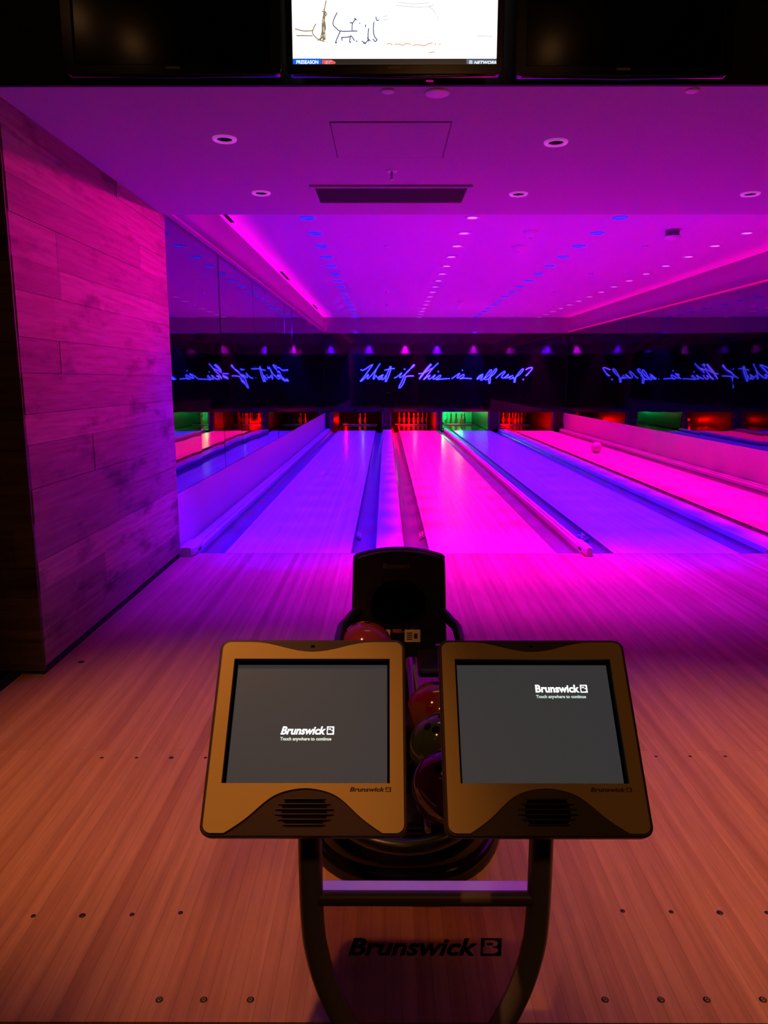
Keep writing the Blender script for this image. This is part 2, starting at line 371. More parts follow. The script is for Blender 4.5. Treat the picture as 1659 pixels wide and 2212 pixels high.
# side walls of the lanes: kick board, mirror band, bulkhead
for side, xw, s in (('left', XL, -1), ('right', XR, 1)):
    struct(MB().box((min(xw, xw + s * .3), FOUL - .14, -0.12), (max(xw, xw + s * .3), END, 0.50)).build('wall_' + side, M['pink_board']), 'low smooth board along the %s edge of the lanes' % side, 'wall')
    struct(MB().box((min(xw + s * .03, xw + s * .3), 5.91, 0.50), (max(xw + s * .03, xw + s * .3), 21.0, BH)).build('wall_' + side, M['black_wall']))
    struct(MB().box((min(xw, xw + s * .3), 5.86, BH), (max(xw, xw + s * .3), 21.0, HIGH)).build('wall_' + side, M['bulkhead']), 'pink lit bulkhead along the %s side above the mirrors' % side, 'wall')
    # led ledge
    t = thing('led_strip', 'thin glowing %s led line along the %s bulkhead foot' % ('pinkish' if s < 0 else 'red', side), 'light strip', (xw - s * .0, 6, BH))
    MB().box((min(0, -s * .04), 0, 0.0), (max(0, -s * .04), 14.9, 0.012)).build('ledge', M['led_dim'], t)
    MB().box((min(-s * .012, -s * .036), 0, 0.012), (max(-s * .012, -s * .036), 14.9, 0.022)).build('diffuser', M['led'] if s > 0 else M['led_soft'], t)
# mirror panels
for side, xw, s in (('left', XL, -1), ('right', XR, 1)):
    for k in range(15):
        y0 = 5.93 + k * 1.0
        o = MB().box((-0.008, -0.4995, 0), (0.008, 0.4995, BH - 0.505)).build('mirror_panel', M['mirror'])
        o.location = (xw + s * 0.014, y0 + 0.5, 0.502)
        o.rotation_euler = (0, R(random.uniform(-.06, .06)), R(random.uniform(-.2, .2)))
        tag(o, 'dark mirror panel on the %s side, %s from the %s' % (side, ORD[k] if k < 8 else ORD[14 - k], 'approach' if k < 8 else 'pins'), 'mirror', 'dark mirror panels beside the lanes')

# masking unit and soffit above it
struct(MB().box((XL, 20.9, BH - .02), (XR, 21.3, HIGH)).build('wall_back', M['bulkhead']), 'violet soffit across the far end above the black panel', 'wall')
for k in range(4):
    x0 = XL + (XR - XL) * k / 4; x1 = XL + (XR - XL) * (k + 1) / 4
    o = MB().box((x0 + .001, 21.0, 0.53), (x1 - .001, 21.06, BH - .02)).build('masking_panel', M['mask'])
    tag(o, 'glossy black panel above the pins, %s from the left' % ORD[k], 'panel', 'glossy black panels above the pin bays')

# ------------------------------------------------------------------ lanes
LW = 0.527
desc = ['blue violet lane at the far left', 'hot pink lane left of centre', 'purple lane right of centre', 'hot pink lane at the right with a rolling ball']
for k, x in enumerate(LANE_X):
    t = thing('bowling_lane', desc[k] + ', from foul line to pins', 'bowling lane', (x, FOUL, 0), group='bowling lanes')
    MB().box((-LW, 0, -0.06), (LW, END - FOUL, 0)).build('lane_surface', M['lane'], t)
    MB().box((-LW, END - FOUL, -0.06), (LW, 25.3 - FOUL, -0.003)).build('pin_deck', M['deck'], t)
struct(MB().box((XL, FOUL - .004, -0.10), (XR, FOUL, 0.0006)).build('trim_2', M['line']), 'thin foul line seam across the lanes', 'trim')
def gutter(x0, x1, label):
    cx, r = (x0 + x1) / 2, (x1 - x0) / 2; n_ = 14
    def prof(y, sc_=1.0):
        out = [(-r, y, 0.0)] + [(-r * .93 * math.cos(math.pi * j / n_), y, -0.066 * math.sin(math.pi * j / n_) ** .8) for j in range(n_ + 1)] + [(r, y, 0.0)]
        return out + [(r, y, -.085), (-r, y, -.085)]
    t = thing('lane_gutter', label, 'gutter', (cx, FOUL, 0.0), group='gutters beside the lanes')
    MB().loft([prof(0.0), prof(END - FOUL)], True, False).build('channel', M['gutter'], t)
    MB().loft([prof(END - FOUL), prof(25.3 - FOUL)], True, False).build('end_channel', M['deck'], t)
    return t
GUT = [(-1.565, -1.352, 'gutter between left kick board and blue violet lane'), (-0.298, -0.085, 'gutter right of the blue violet lane'),
       (0.152, 0.373, 'gutter left of the centre pink lane'), (1.427, 1.635, 'gutter right of the centre pink lane'),
       (1.705, 1.913, 'gutter left of the purple lane'), (2.967, 3.18, 'gutter right of the purple lane'),
       (3.42, 3.638, 'gutter left of the right pink lane'), (4.692, 4.905, 'gutter between right pink lane and right kick board')]
gut = [gutter(*g_) for g_ in GUT]
def cap(x0, x1, h, label, nose, lips):
    w_ = x1 - x0; cx = (x0 + x1) / 2; L = END - FOUL - .05
    t = thing('lane_capping', label, 'capping', (cx, FOUL, 0), group='cappings between the lanes')
    MB().box((-w_ / 2, 0, -0.09), (w_ / 2, L, h)).build('capping_body', M['cap'], t, bevel=0.008)
    if lips:
        for sx in (-1, 1): MB().tube([(sx * (w_ / 2 - .006), .01, h + .001), (sx * (w_ / 2 - .006), L, h + .001)], .006, 8).build('edge_bead', M['cap'], t)
    else:
        MB().box((-w_ * .22, .12, h), (w_ * .22, L, h + .018)).build('raised_rib', M['cap'], t, bevel=.006)
    if nose:
        rings = []
        for d_, f_ in ((.22, .80), (.10, 1.0), (0, 1.0), (-.06, 1.0), (-.105, .90), (-.125, .55)):
            rings.append([(p[0] * f_, d_, max(0.001, p[1])) for p in rrect(w_, (h + .03) * 1.0, .018, 4, 0, (h + .03) / 2)])
        MB().loft(rings).build('nose', M['cap'], t)
    if not nose:
        MB().tube([(-.05, .07, h + .001), (0, .06, h + .003), (.05, .07, h + .001)], .005, 6).build('finger_slot', M['gutter'], t)
    return t
cap(XL + .012, -1.572, .045, 'narrow rounded capping against the left kick board', True, False)
cap(-0.085, 0.152, .03, 'wide flat violet capping behind the ball return hood', False, True)
cap(1.635, 1.705, .045, 'narrow raised rail with rounded nose right of centre pink lane', True, False)
cap(3.18, 3.42, .04, 'wide flat capping between purple lane and right pink lane', False, True)
cap(4.905, XR - .002, .045, 'narrow capping against the right kick board', False, False)
# number stickers in the gutters
for (px, py, s, txt, g_, lab) in ((771, 1147, -1, '22', 1, 'left of the hood'), (912, 1147, 1, '23', 2, 'right of the hood'), (1255, 1150, 1, '24', 4, 'beside the rail nose')):
    p = P(px, py, 2, 0.0)
    gx = gut[g_].location.x
    p.x = (GUT[g_][0] + .035) if g_ == 1 or g_ == 4 else (GUT[g_][1] - .035)
    if g_ == 4: p.x = GUT[g_][1] - .05
    if g_ == 1: p.x = GUT[g_][0] + .04
    t = thing('gutter_number', 'small pale number sticker in the gutter %s' % lab, 'sticker', (p.x, p.y, -0.028), (0, R(-32 if p.x > gx else 32), 0), group='number stickers in the gutters')
    vs, fs = text2d(txt, .05, .16, 0, .01, -.025, -.08); MB().add(vs, fs).build('digits', M['paper'], t)
    MB().box((-.028, -.19, -.004), (.028, -.12, .001)).build('latch', M['gutter'], t)

# pin bays: posts, curtains, bars, pins, lamps
LBAY = [(-1.50, -0.13), (0.16, 1.42), (1.60, 2.90), (3.25, 4.70)]
names = ['left bay', 'centre left bay', 'green bay', 'right bay']
DIV = [(XL, -1.50, 'left of the first red bay'), (-0.13, 0.16, 'between the two left bays'), (1.42, 1.60, 'left of the green bay'), (2.90, 3.25, 'right of the green bay'), (4.70, XR, 'right of the last red bay')]
for k, (x0, x1, lab) in enumerate(DIV):
    t = thing('bay_divider', 'dark upright divider ' + lab, 'divider', ((x0 + x1) / 2, 21.22, -0.0), group='dividers between the pin bays')
    w_ = (x1 - x0) / 2
    MB().box((-w_, 0.0, .002), (w_, 4.02, 0.555)).build('side_panel', M['post_dark'], t, bevel=.01)
    if k in (0, 4):
        MB().box((-w_ * .1 if k == 0 else -w_, -.035, 0.0), (w_ * .75 if k == 0 else -w_ * .7, 0.001, 0.53)).build('metal_post', M['post'], t, bevel=.012)
    else:
        MB().box((-w_ + .01, -.03, 0.0), (-w_ + .045, 0.001, 0.53)).build('metal_post', M['post'], t, bevel=.006)
        MB().box((w_ - .05, -.03, 0.0), (w_ - .01, 0.001, 0.53)).build('metal_post', M['post'], t, bevel=.006)
for k, (x0, x1) in enumerate(LBAY):
    o = MB().box((x0 + .002, 25.245, .002), (x1 - .002, 25.295, .555)).build('pit_curtain', M['curtain_pale'] if k == 2 else M['curtain'])
    tag(o, 'backdrop behind the pins of the ' + names[k], 'curtain', 'backdrops of the pin bays')
    o = MB().box((x0, 21.3, .56), (x1, 25.3, .60)).build('bay_roof', M['post_dark']); tag(o, 'dark roof board over the ' + names[k], 'panel', 'roof boards of the pin bays')
    o = MB().box((x0 + .12, 23.62, -.002), (x1 - .12, 23.68, .035)).build('deck_bar', M['rail_grey'], bevel=.006)
    tag(o, 'pale bar in front of the pins in the ' + names[k], 'bar', 'bars before the pins')
struct(MB().box((XL, 25.3, -.2), (XR, 25.4, 3.2)).build('wall_back', M['black_wall']))
def make_pin():
    t = thing('bowling_pin', '', 'bowling pin')
    s = .95
    pr = [(0, 0), (.026, 0), (.029, .01), (.045, .06), (.058, .10), (.0605, .115), (.058, .14), (.048, .18), (.034, .22), (.025, .25), (.0235, .27), (.027, .30), (.0315, .33), (.0323, .345), (.029, .365), (.018, .378), (0, .381)]
    MB().lathe([(max(r_, .001) * s, z_ * s) for r_, z_ in pr], 20, cap=False).build('pin_body', M['pin'], t)
    MB().lathe([(.0255 * s, .245 * s), (.0262 * s, .25 * s), (.0248 * s, .262 * s), (.0255 * s, .268 * s)], 20, cap=False).build('neck_band', M['pin_red'], t)
    MB().lathe([(.0258 * s, .282 * s), (.0278 * s, .286 * s), (.0300 * s, .296 * s), (.0290 * s, .298 * s)], 20, cap=False).build('neck_band', M['pin_red'], t)
    return t
pin0 = make_pin(); used = False
slots = {1: (0, 0), 2: (-1, 1), 3: (1, 1), 4: (-2, 2), 5: (0, 2), 6: (2, 2), 7: (-3, 3), 8: (-1, 3), 9: (1, 3), 10: (3, 3)}
pl = {1: 'at the front of the triangle', 2: 'second row, left', 3: 'second row, right', 4: 'third row, left', 5: 'third row, middle', 6: 'third row, right', 7: 'back row, far left', 8: 'back row, inner left', 9: 'back row, inner right', 10: 'back row, far right'}
for k, ids in enumerate(([1, 3], range(1, 11), [1, 2, 4, 7, 8], range(1, 11))):
    for i in ids:
        sx, sy = slots[i]; o = pin0 if not used else dup(pin0); used = True
        o.location = (LANE_X[k] + sx * .1524 + (0.02 if k == 2 else 0), 24.0 + sy * .264, 0.0)
        if k == 2: o.location.x = LANE_X[k] + [0, 0, -.155, 0, -.31, 0, 0, -.45, .15][i] if i in (2, 4, 7, 8) else LANE_X[k] - .01
        o['label'] = 'white pin in the %s, %s' % (names[k], pl[i]); o['group'] = 'pins in the ' + names[k]
        o['category'] = 'bowling pin'
RED = (1, 0.0, 0.0)
for k in (0, 1, 3):
    x0, x1 = LBAY[k]
    lamp('POINT', (x0 + .22, 23.75, .16), 30 if k else 14, RED, shadow_soft_size=.03)
    if k: lamp('POINT', (x0 + .55, 23.5, .10), 12, RED, shadow_soft_size=.03)
lamp('POINT', (1.85, 24.75, .42), 16, (0.0, 1.0, .18), shadow_soft_size=.05)
lamp('POINT', (2.5, 24.9, .5), 7, (0.0, 1.0, .2), shadow_soft_size=.05)
lamp('POINT', (2.2, 23.2, .5), 5, (1.0, .45, .1), shadow_soft_size=.04)
for x0, x1 in LBAY[:2]: lamp('POINT', ((x0 + x1) / 2 + .1, 22.9, .5), 0.5, (1.0, .7, .8), shadow_soft_size=.04)

# ------------------------------------------------------------------ neon writing
def T1(p): return (770 + p[0] / 8.295, 770 + p[1] / 8.295)
def T2(p): return (960 + p[0] / 8.295, 770 + p[1] / 8.295)
words = {
 'What': (T1, [[(75,230),(100,250),(150,232),(220,185),(290,145),(235,225),(150,345),(65,450),(130,405),(215,320),(190,385),(205,398),(260,345),(335,255),(425,125),(365,215),(325,310),(298,395),(318,400),(345,338),(375,378),(425,352),(485,325),(430,370),(388,402),(425,408),(472,362),(452,412),(490,405),(528,340)],
               [(610,170),(580,240),(540,340),(515,458)], [(625,175),(595,300),(530,455)], [(500,250),(590,225),(690,215)]]),
 'if': (T1, [[(675,392),(745,350),(815,290),(770,362),(790,375),(840,345),(900,290),(960,230),(1020,155),(1035,165),(935,250),(875,320),(810,450),(760,550),(780,560),(835,490),(865,420),(885,365),(950,350),(1030,350)], [(850,240),(875,215)]]),
 'this': (T1, [[(1335,130),(1250,225),(1180,320),(1120,405)], [(1350,140),(1260,240),(1190,330),(1125,410)], [(1110,310),(1200,300),(1290,250),(1370,205)], [(1470,115),(1385,195),(1290,310),(1200,420),(1260,372),(1320,335),(1285,392),(1310,405),(1360,372),(1415,325),(1370,398),(1400,402),(1450,368),(1505,335),(1500,372),(1425,415),(1510,405),(1659,396),(1670,396)], [(1455,280),(1478,262)]]),
 'is': (T2, [[(0,398),(90,398)], [(125,402),(200,350),(278,300),(228,372),(245,386),(295,348),(348,322),(340,368),(270,402),(350,390),(495,398)], [(312,252),(332,244)]]),
 'all': (T2, [[(700,320),(640,338),(580,405),(625,395),(690,350),(648,415),(675,420),(720,380),(780,295),(825,242),(848,256),(800,330),(718,402),(755,415),(800,388),(858,300),(915,225),(938,236),(890,312),(828,362),(795,405),(800,490)], [(590,400),(650,350),(690,330)], [(825,380),(815,490)]]),
 'real': (T2, [[(920,392),(990,328),(1070,268),(1085,285),(1035,345),(1030,380),(1075,385),(1110,350),(1155,318),(1125,352),(1078,372),(1110,386),(1165,365),(1232,338),(1180,365),(1162,392),(1205,395),(1240,362),(1228,392),(1265,385),(1330,300),(1395,225),(1415,238),(1360,312),(1290,362),(1255,400),(1248,470)], [(1280,380),(1262,470)]]),
 'question_mark': (T2, [[(1455,240),(1505,212),(1560,198),(1577,215),(1530,275),(1455,350)], [(1470,345),(1540,265)], [(1400,420),(1428,408)]]),
}
ns = thing('neon_sign', 'blue neon handwriting reading What if this is all real? on black panels', 'neon sign', (0, 20.93, 0))
def smooth(pts, n_=4):
    out = []
    for i in range(len(pts) - 1):
        p0, p1, p2, p3 = pts[max(i - 1, 0)], pts[i], pts[i + 1], pts[min(i + 2, len(pts) - 1)]
        for k in range(n_):
            t = k / n_; out.append(tuple(.5 * ((2 * b_) + (-a + c_) * t + (2 * a - 5 * b_ + 4 * c_ - d) * t * t + (-a + 3 * b_ - 3 * c_ + d) * t ** 3) for a, b_, c_, d in zip(p0, p1, p2, p3)))
    out.append(tuple(pts[-1])); return out
for wn, (T, strokes) in words.items():
    tb, bk = MB(), MB()
    for st in strokes:
        pts = []
        for p in st:
            q = P(*T(p), 1, 20.93); pts.append((q.x, 0.0, q.z))
        if len(pts) > 2: pts = smooth(pts, 3)
        tb.tube(pts, .0085, 6)
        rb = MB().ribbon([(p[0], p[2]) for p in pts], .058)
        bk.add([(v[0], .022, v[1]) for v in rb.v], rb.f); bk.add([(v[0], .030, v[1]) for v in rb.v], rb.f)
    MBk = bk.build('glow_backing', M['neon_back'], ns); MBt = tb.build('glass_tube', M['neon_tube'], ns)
for x_ in (-.2, .6, 1.4, 2.2, 2.9, 3.6):
    MB().tube([(x_, .02, 1.47), (x_, .07, 1.47)], .008, 8).build('standoff', M['dark_plastic'], ns)

# ------------------------------------------------------------------ ceiling fixtures
def make_down(r, lens, ringm, name='ceiling_downlight'):
    t = thing(name, '', 'ceiling light')
    MB().lathe([(r, 0), (r, -.006), (r * .93, -.011), (r * .66, -.008), (r * .62, -.001)], 28, cap=False).build('trim_ring', ringm, t)
    MB().lathe([(r * .64, -.0035), (r * .4, -.003), (.001, -.003)], 24, cap=False).build('lens' if lens is not M['black_hole'] else 'baffle', lens, t)
    return t
rows = [('blue', M['lens_blue'], M['ring_blue'], 'the leftmost lane'), ('pink', M['lens_pink'], M['trim_ring'], 'the centre pink lane'), ('blue', M['lens_blue'], M['ring_blue'], 'the purple lane'), ('pink', M['lens_pink'], M['trim_ring'], 'the rightmost lane')]
proto = {'blue': make_down(.085, M['lens_blue'], M['ring_blue']), 'pink': make_down(.085, M['lens_pink'], M['trim_ring'])}
first = {'blue': True, 'pink': True}
for k, x in enumerate(LANE_X):
    cn = rows[k][0]
    for i, y in enumerate(LIGHT_Y[2:]):
        o = proto[cn] if first[cn] else dup(proto[cn]); first[cn] = False
        o.location = (x, y, HIGH)
        side = '%s from the front' % ORD[i] if i < 8 else '%s from the pins' % ORD[15 - i]
        o['label'] = '%s round downlight over %s, %s' % (cn, rows[k][3], side); o['group'] = '%s downlights over %s' % (cn, rows[k][3]); o['category'] = 'ceiling light'
d0 = make_down(.062, M['black_hole'], M['painted_glow_ring']); f_ = True
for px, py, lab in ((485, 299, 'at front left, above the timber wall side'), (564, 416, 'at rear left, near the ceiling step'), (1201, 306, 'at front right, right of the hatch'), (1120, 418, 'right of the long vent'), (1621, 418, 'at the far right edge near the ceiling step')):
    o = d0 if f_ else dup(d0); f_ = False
    o.location = P(px, py, 2, LOW); o['label'] = 'unlit recessed downlight with pale rim, glow painted in, ' + lab; o['group'] = 'unlit recessed downlights in the low ceiling'; o['category'] = 'ceiling light'
def plate(px, r, lab, cat, nm):
    p = P(px, 190, 2, LOW); t = thing(nm, lab, cat, (p.x, 3.40 + r, LOW))
    MB().lathe([(r, 0), (r, -.004), (r * .8, -.008), (.001, -.009)], 24, cap=False).build('cover', M['trim_ring'], t)
plate(838, .03, 'small pale disc on the ceiling behind the lit television', 'ceiling disc', 'ceiling_cover')
plate(946, .055, 'larger pale disc on the ceiling behind the lit television', 'ceiling disc', 'ceiling_cover')
plate(1500, .03, 'small pale disc on the ceiling behind the right television', 'ceiling disc', 'ceiling_cover')
# access hatch
cs = [P(*q, 2, LOW) for q in ((709, 262), (975, 264), (960, 341), (728, 338))]
cx_ = sum(c_.x for c_ in cs) / 4; cy_ = sum(c_.y for c_ in cs) / 4
hw = (cs[1].x - cs[0].x) / 2; hh = (cs[2].y - cs[1].y) / 2
t = thing('access_hatch', 'square flush access hatch in the low ceiling', 'hatch', (cx_, cy_, LOW))
MB().box((-hw + .008, -hh + .008, -.004), (hw - .008, hh - .008, 0)).build('hatch_door', M['low_ceiling'], t)
fr = MB()
vs, fs = shape2d([[(-hw, -hh), (hw, -hh), (hw, hh), (-hw, hh)], [(-hw + .006, -hh + .006), (hw - .006, -hh + .006), (hw - .006, hh - .006), (-hw + .006, hh - .006)]], .002)
fr.add([(v[0], v[1], v[2] - .0015) for v in vs], fs).build('seam', M['louver'], t)
# long vent
a, b_ = P(680, 402, 2, LOW), P(1010, 402, 2, LOW); d = P(840, 434, 2, LOW)
vw, vy0, vy1 = (b_.x - a.x) / 2, a.y, d.y; vcx = (a.x + b_.x) / 2; vcy = (vy0 + vy1) / 2; vh = (vy1 - vy0) / 2
t = thing('ceiling_vent', 'long dark rectangular vent in the low ceiling', 'vent', (vcx, vcy, LOW))
vs, fs = shape2d([[(-vw - .03, -vh - .03), (vw + .03, -vh - .03), (vw + .03, vh + .03), (-vw - .03, vh + .03)], [(-vw, -vh), (vw, -vh), (vw, vh), (-vw, vh)]], .014)
MB().add([(v[0], v[1], v[2] - .007) for v in vs], fs).build('frame', M['low_ceiling'], t)
MB().box((-vw, -vh, -.003), (vw, vh, -.0005)).build('louver_field', M['louver'], t)
lv = MB()
for k in range(14): yy = -vh + (k + .5) * 2 * vh / 14; lv.box((-vw, yy - .004, -.010), (vw, yy + .001, -.003))
lv.build('louver', M['louver'], t)
# sprinkler
def sprinkler(loc, lab, s=1.0, grp=None):
    t = thing('sprinkler', lab, 'sprinkler', loc, group=grp)
    MB().lathe([(.036 * s, 0), (.034 * s, -.005), (.018 * s, -.008), (.012 * s, -.002)], 20, cap=False).build('escutcheon', M['trim_ring'], t)
    MB().tube([(0, 0, 0), (0, 0, -.045 * s)], [.006 * s, .0045 * s], 8).build('stem', M['louver'], t)
    MB().lathe([(.001, -.045 * s), (.013 * s, -.046 * s), (.013 * s, -.049 * s), (.001, -.05 * s)], 14, cap=False).build('deflector', M['trim_ring'], t)
sprinkler(P(846, 369, 2, LOW), 'sprinkler head hanging between hatch and long vent')
for px, py, lab in ((836, 530, 'third nearest of the lone centre dots'), (836, 630, 'midway down the lanes'), (836, 658, 'toward the pins'), (1395, 530, 'front one right of the second blue row'), (1277, 590, 'second one right of the second blue row'), (1197, 630, 'third one right of the second blue row'), (1143, 655, 'fourth one right of the second blue row'), (1105, 680, 'farthest one right of the second blue row')):
    lab = 'nearest of the centre line' if py == 530 and px == 836 else lab
    p = P(px, py, 2, HIGH); t = thing('sprinkler_cover', 'tiny flush sprinkler cover, ' + lab, 'sprinkler', (p.x, p.y, HIGH), group='flush sprinkler covers')
    MB().lathe([(.034, 0), (.034, -.022), (.026, -.030), (.001, -.032)], 14, cap=False).build('cover', M['trim_ring'], t)
# detectors
def detector(px, py, lab, r=.085, dark=False):
    p = P(px, py, 2, HIGH); t = thing('smoke_detector', lab, 'detector', (p.x, p.y, HIGH))
    if dark:
        MB().lathe([(r * .8, 0), (r * .8, -.07), (.001, -.07)], 20, cap=False).build('mount', M['louver'], t)
        MB().lathe([(r, -.07), (r, -.085), (r * .6, -.10), (.001, -.10)], 24, cap=False).build('cover', M['trim_ring'], t)
    else:
        MB().lathe([(r, 0), (r, -.012), (r * .85, -.03), (r * .5, -.055), (r * .3, -.07), (.001, -.07)], 24, cap=False).build('body', M['trim_ring'], t)
        MB().lathe([(r * .22, -.07), (r * .22, -.088), (.001, -.09)], 14, cap=False).build('sensor', M['trim_ring'], t)
detector(1146, 500, 'cone shaped detector nearest the low ceiling'); detector(1119, 531, 'cone shaped detector just behind the nearest one')
detector(1453, 497, 'round device on a dark mount at upper right', .095, True)
detector(995, 650, 'small far detector before the pins, front of two', .08); detector(990, 660, 'small far detector before the pins, rear of two', .085)
# slot diffusers
for y0, lab in ((7.4, 'nearest the low ceiling'), (12.1, 'midway down the lane'), (17.4, 'nearest the pins')):
    t = thing('slot_diffuser', 'thin black air slot along the left bulkhead, ' + lab, 'vent', (-1.655, y0 + .5, HIGH), group='air slots along the left bulkhead')
    MB().box((-.02, -.5, -.004), (.02, .5, 0)).build('slot', M['black_hole'], t)
    MB().box((-.026, -.51, -.006), (-.02, .51, 0)).build('lip', M['trim_ring'], t)

# ------------------------------------------------------------------ televisions
TY = 3.33
def tv(px0, px1, pyb, lab, on):
    a = P(px0, pyb, 1, TY - .04); b_ = P(px1, pyb, 1, TY - .04); w_ = b_.x - a.x; h_ = w_ * .60
    t = thing('television', lab, 'television', ((a.x + b_.x) / 2, TY - .04, a.z), (R(90), 0, 0))
    # local x right, y up, z towards the room
    e = .022 if on else .04; eb = .034
    vs, fs = shape2d([rrect(w_, h_, .02, 5, 0, h_ / 2), [(-w_ / 2 + e, eb), (w_ / 2 - e, eb), (w_ / 2 - e, h_ - e), (-w_ / 2 + e, h_ - e)]], .03, .003)
    MB().add([(v[0], v[1], v[2] - .015) for v in vs], fs).build('bezel', M['tv_frame'], t)
    MB().box((-w_ * .44, .03, -.07), (w_ * .44, h_ * .95, -.03)).build('back_cover', M['matte_black'], t)
    MB().box((-w_ / 2 + e - .005, eb - .005, -.03), (w_ / 2 - e + .005, h_ - e + .005, -.010)).build('screen', M['tv_white'] if on else M['tv_dark'], t)
    MB().tube([(-w_ * .47, -.001, -.008), (0, -.009, -.008), (w_ * .47, -.001, -.008)], .006, 8).build('bottom_lip', M['gloss_black'], t)
    MB().box((-.028, .018, .003), (.028, .026, .0045)).build('maker_mark', M['tv_mark'], t)
    return t, a, w_
tvl, _, _ = tv(140, 608, 160, 'large black television, switched off, left of the lit one', False)
tvm, tva, tvw = tv(620, 1085, 160, 'lit television with white cartoon picture and score bar', True)
tvr, _, _ = tv(1114, 1577, 163, 'large black television, switched off, right of the lit one', False)
MBx = MB().box((-.03, -.016, -.04), (.0, -.004, -.02)).build('sensor_foot', M['gloss_black'], tvm); MBx.location.x = .16
def tvp(px, py):  # photo pixel -> local of the lit tv picture plane
    q = P(px, py, 1, TY - .04 + .004); return (q.x - tvm.location.x, q.z - tvm.location.z)
def tvq(x, y): return tvp(600 + x / 3.253, y / 3.253)
scr = [c_ for c_ in tvm.children if c_.name.startswith('screen')][0]
def quad(px0, py0, px1, py1, m, nm, z=-.0085, parent=scr):
    x0, y1 = tvp(px0, py0); x1, y0 = tvp(px1, py1)
    MB().box((x0, y0, z - .001), (x1, y1, z)).build(nm, m, parent)
quad(629, 126, 1077, 142, M['tv_bar'], 'score_bar')
quad(629, 125.5, 694, 141, M['tv_blue'], 'season_tag', -.0075)
quad(1008, 127, 1076, 141, M['tv_grey'], 'channel_tag', -.0075)
quad(629, 141.2, 1077, 142.2, M['tv_pale'], 'bar_line', -.007)
def tvtext(body, px0, py0, px1, py1, m, nm, shear=0, bold=.02):
    x0, y1 = tvp(px0, py0); x1, y0 = tvp(px1, py1)
    vs, fs = text2d(body, x1 - x0, y1 - y0, shear, bold, x0, y0, -.0062); MB().add(vs, fs).build(nm, m, scr)
tvtext('PRESEASON', 640, 129.5, 687.5, 137.5, M['tv_text'], 'season_lettering')
tvtext('NETWORK', 1024, 131, 1075, 138, M['tv_text'], 'channel_lettering', .3)
ar = [tvq(*q) for q in ((310, 418), (375, 418), (398, 428), (408, 438), (398, 450), (375, 461), (310, 461))]
vs, fs = shape2d([ar]); MB().add([(v[0], v[1], -.0072) for v in vs], fs).build('team_emblem', M['tv_red'], scr)
x0, y1 = tvq(334, 424); x1, y0 = tvq(382, 456)
vs, fs = text2d('KC', x1 - x0, y1 - y0, .2, .0, x0, y0, -.0065); MB().add(vs, fs).build('emblem_letters', M['tv_pale'], scr)
sh = [tvq(*q) for q in ((1345, 424), (1356, 420), (1368, 424), (1370, 445), (1357, 460), (1344, 445))]
vs, fs = shape2d([sh]); MB().add([(v[0], v[1], -.0065) for v in vs], fs).build('shield_emblem', M['tv_pale'], scr)
sk = {'broom': (M['tv_straw'], [[(340,0),(328,60),(320,110),(312,180),(318,290)],[(322,60),(332,100),(318,200),(325,280)],[(340,80),(322,110),(335,200),(300,280)],[(330,110),(300,280)],[(268,165),(250,200),(245,235),(285,275),(330,290)],[(310,75),(345,95),(320,120)],[(120,200),(180,215),(245,213)],[(130,248),(245,250)],[(325,120),(332,280)],[(280,285),(310,260),(330,270)]]),
      'cat_drawing': (M['tv_line'], [[(418,85),(395,130),(388,170),(410,195),(440,217),(520,217),(560,215)],[(440,217),(420,260),(405,300),(415,295)],[(445,262),(500,258),(515,250),(540,285)],[(510,255),(505,295),(515,290)],[(450,265),(452,285)],[(522,215),(524,165),(545,135),(555,140)],[(505,155),(525,160)],[(536,128),(550,130)],[(572,160),(580,162)],[(548,285),(560,290)]]),
      'figure_drawing': (M['tv_line'], [[(640,195),(635,235),(635,270)],[(676,150),(672,200),(678,250),(700,280)],[(618,170),(615,190)],[(590,285),(615,300),(640,275),(650,290)],[(630,260),(640,290)],[(668,270),(685,290),(700,275)],[(690,115),(695,140),(712,138)],[(600,300),(620,305)]]),
      'blue_outline': (M['tv_pale'], [[(830,35),(900,42),(1000,48),(1060,45),(1090,65),(1110,95)],[(850,15),(950,25),(1060,18)],[(1015,46),(1070,42),(1095,30)],[(1120,115),(1130,130)],[(1400,250),(1510,253)],[(740,115),(775,108)],[(745,138),(772,132)]]),
      'orange_scribble': (M['tv_orange'], [[(765,308),(790,303),(805,318)],[(820,312),(850,308),(880,316),(905,303),(935,310)],[(945,318),(985,312),(1030,320),(1055,308),(1090,298)],[(1105,300),(1110,315)],[(1138,302),(1140,315)],[(1060,368),(1105,364)]])}
for nm, (m_, sts) in sk.items():
    b2 = MB()
    for st in sts: b2.ribbon(smooth([tvq(*p) for p in st], 3), .0042 if m_ is not M['tv_pale'] else .0030, -.0065)
    b2.build(nm, m_, scr)

# warm lamps behind the camera, seen only as glints in the televisions
for px, py, ty, s in ((163, 40, 3.30, .035), (288, 95, 3.30, .03), (1190, 109, 3.30, .03)):
    q = P(px, py, 1, 2 * ty - (-0.6)); t = thing('pendant_lamp', 'warm bulb behind the viewer, glinting in the %s' % ('left television, upper glint' if px < 200 else 'left television, lower glint' if px < 300 else 'right television'), 'lamp', (q.x, -0.6, q.z))
    MB().lathe([(.001, -s), (s * .7, -s * .7), (s, 0), (s * .7, s * .7), (.01, s * 1.3)], 16, cap=False).build('bulb', M['bulb'], t)
    MB().tube([(0, 0, s), (0, 0, 4.7 - q.z)], .004, 6).build('cord', M['matte_black'], t)

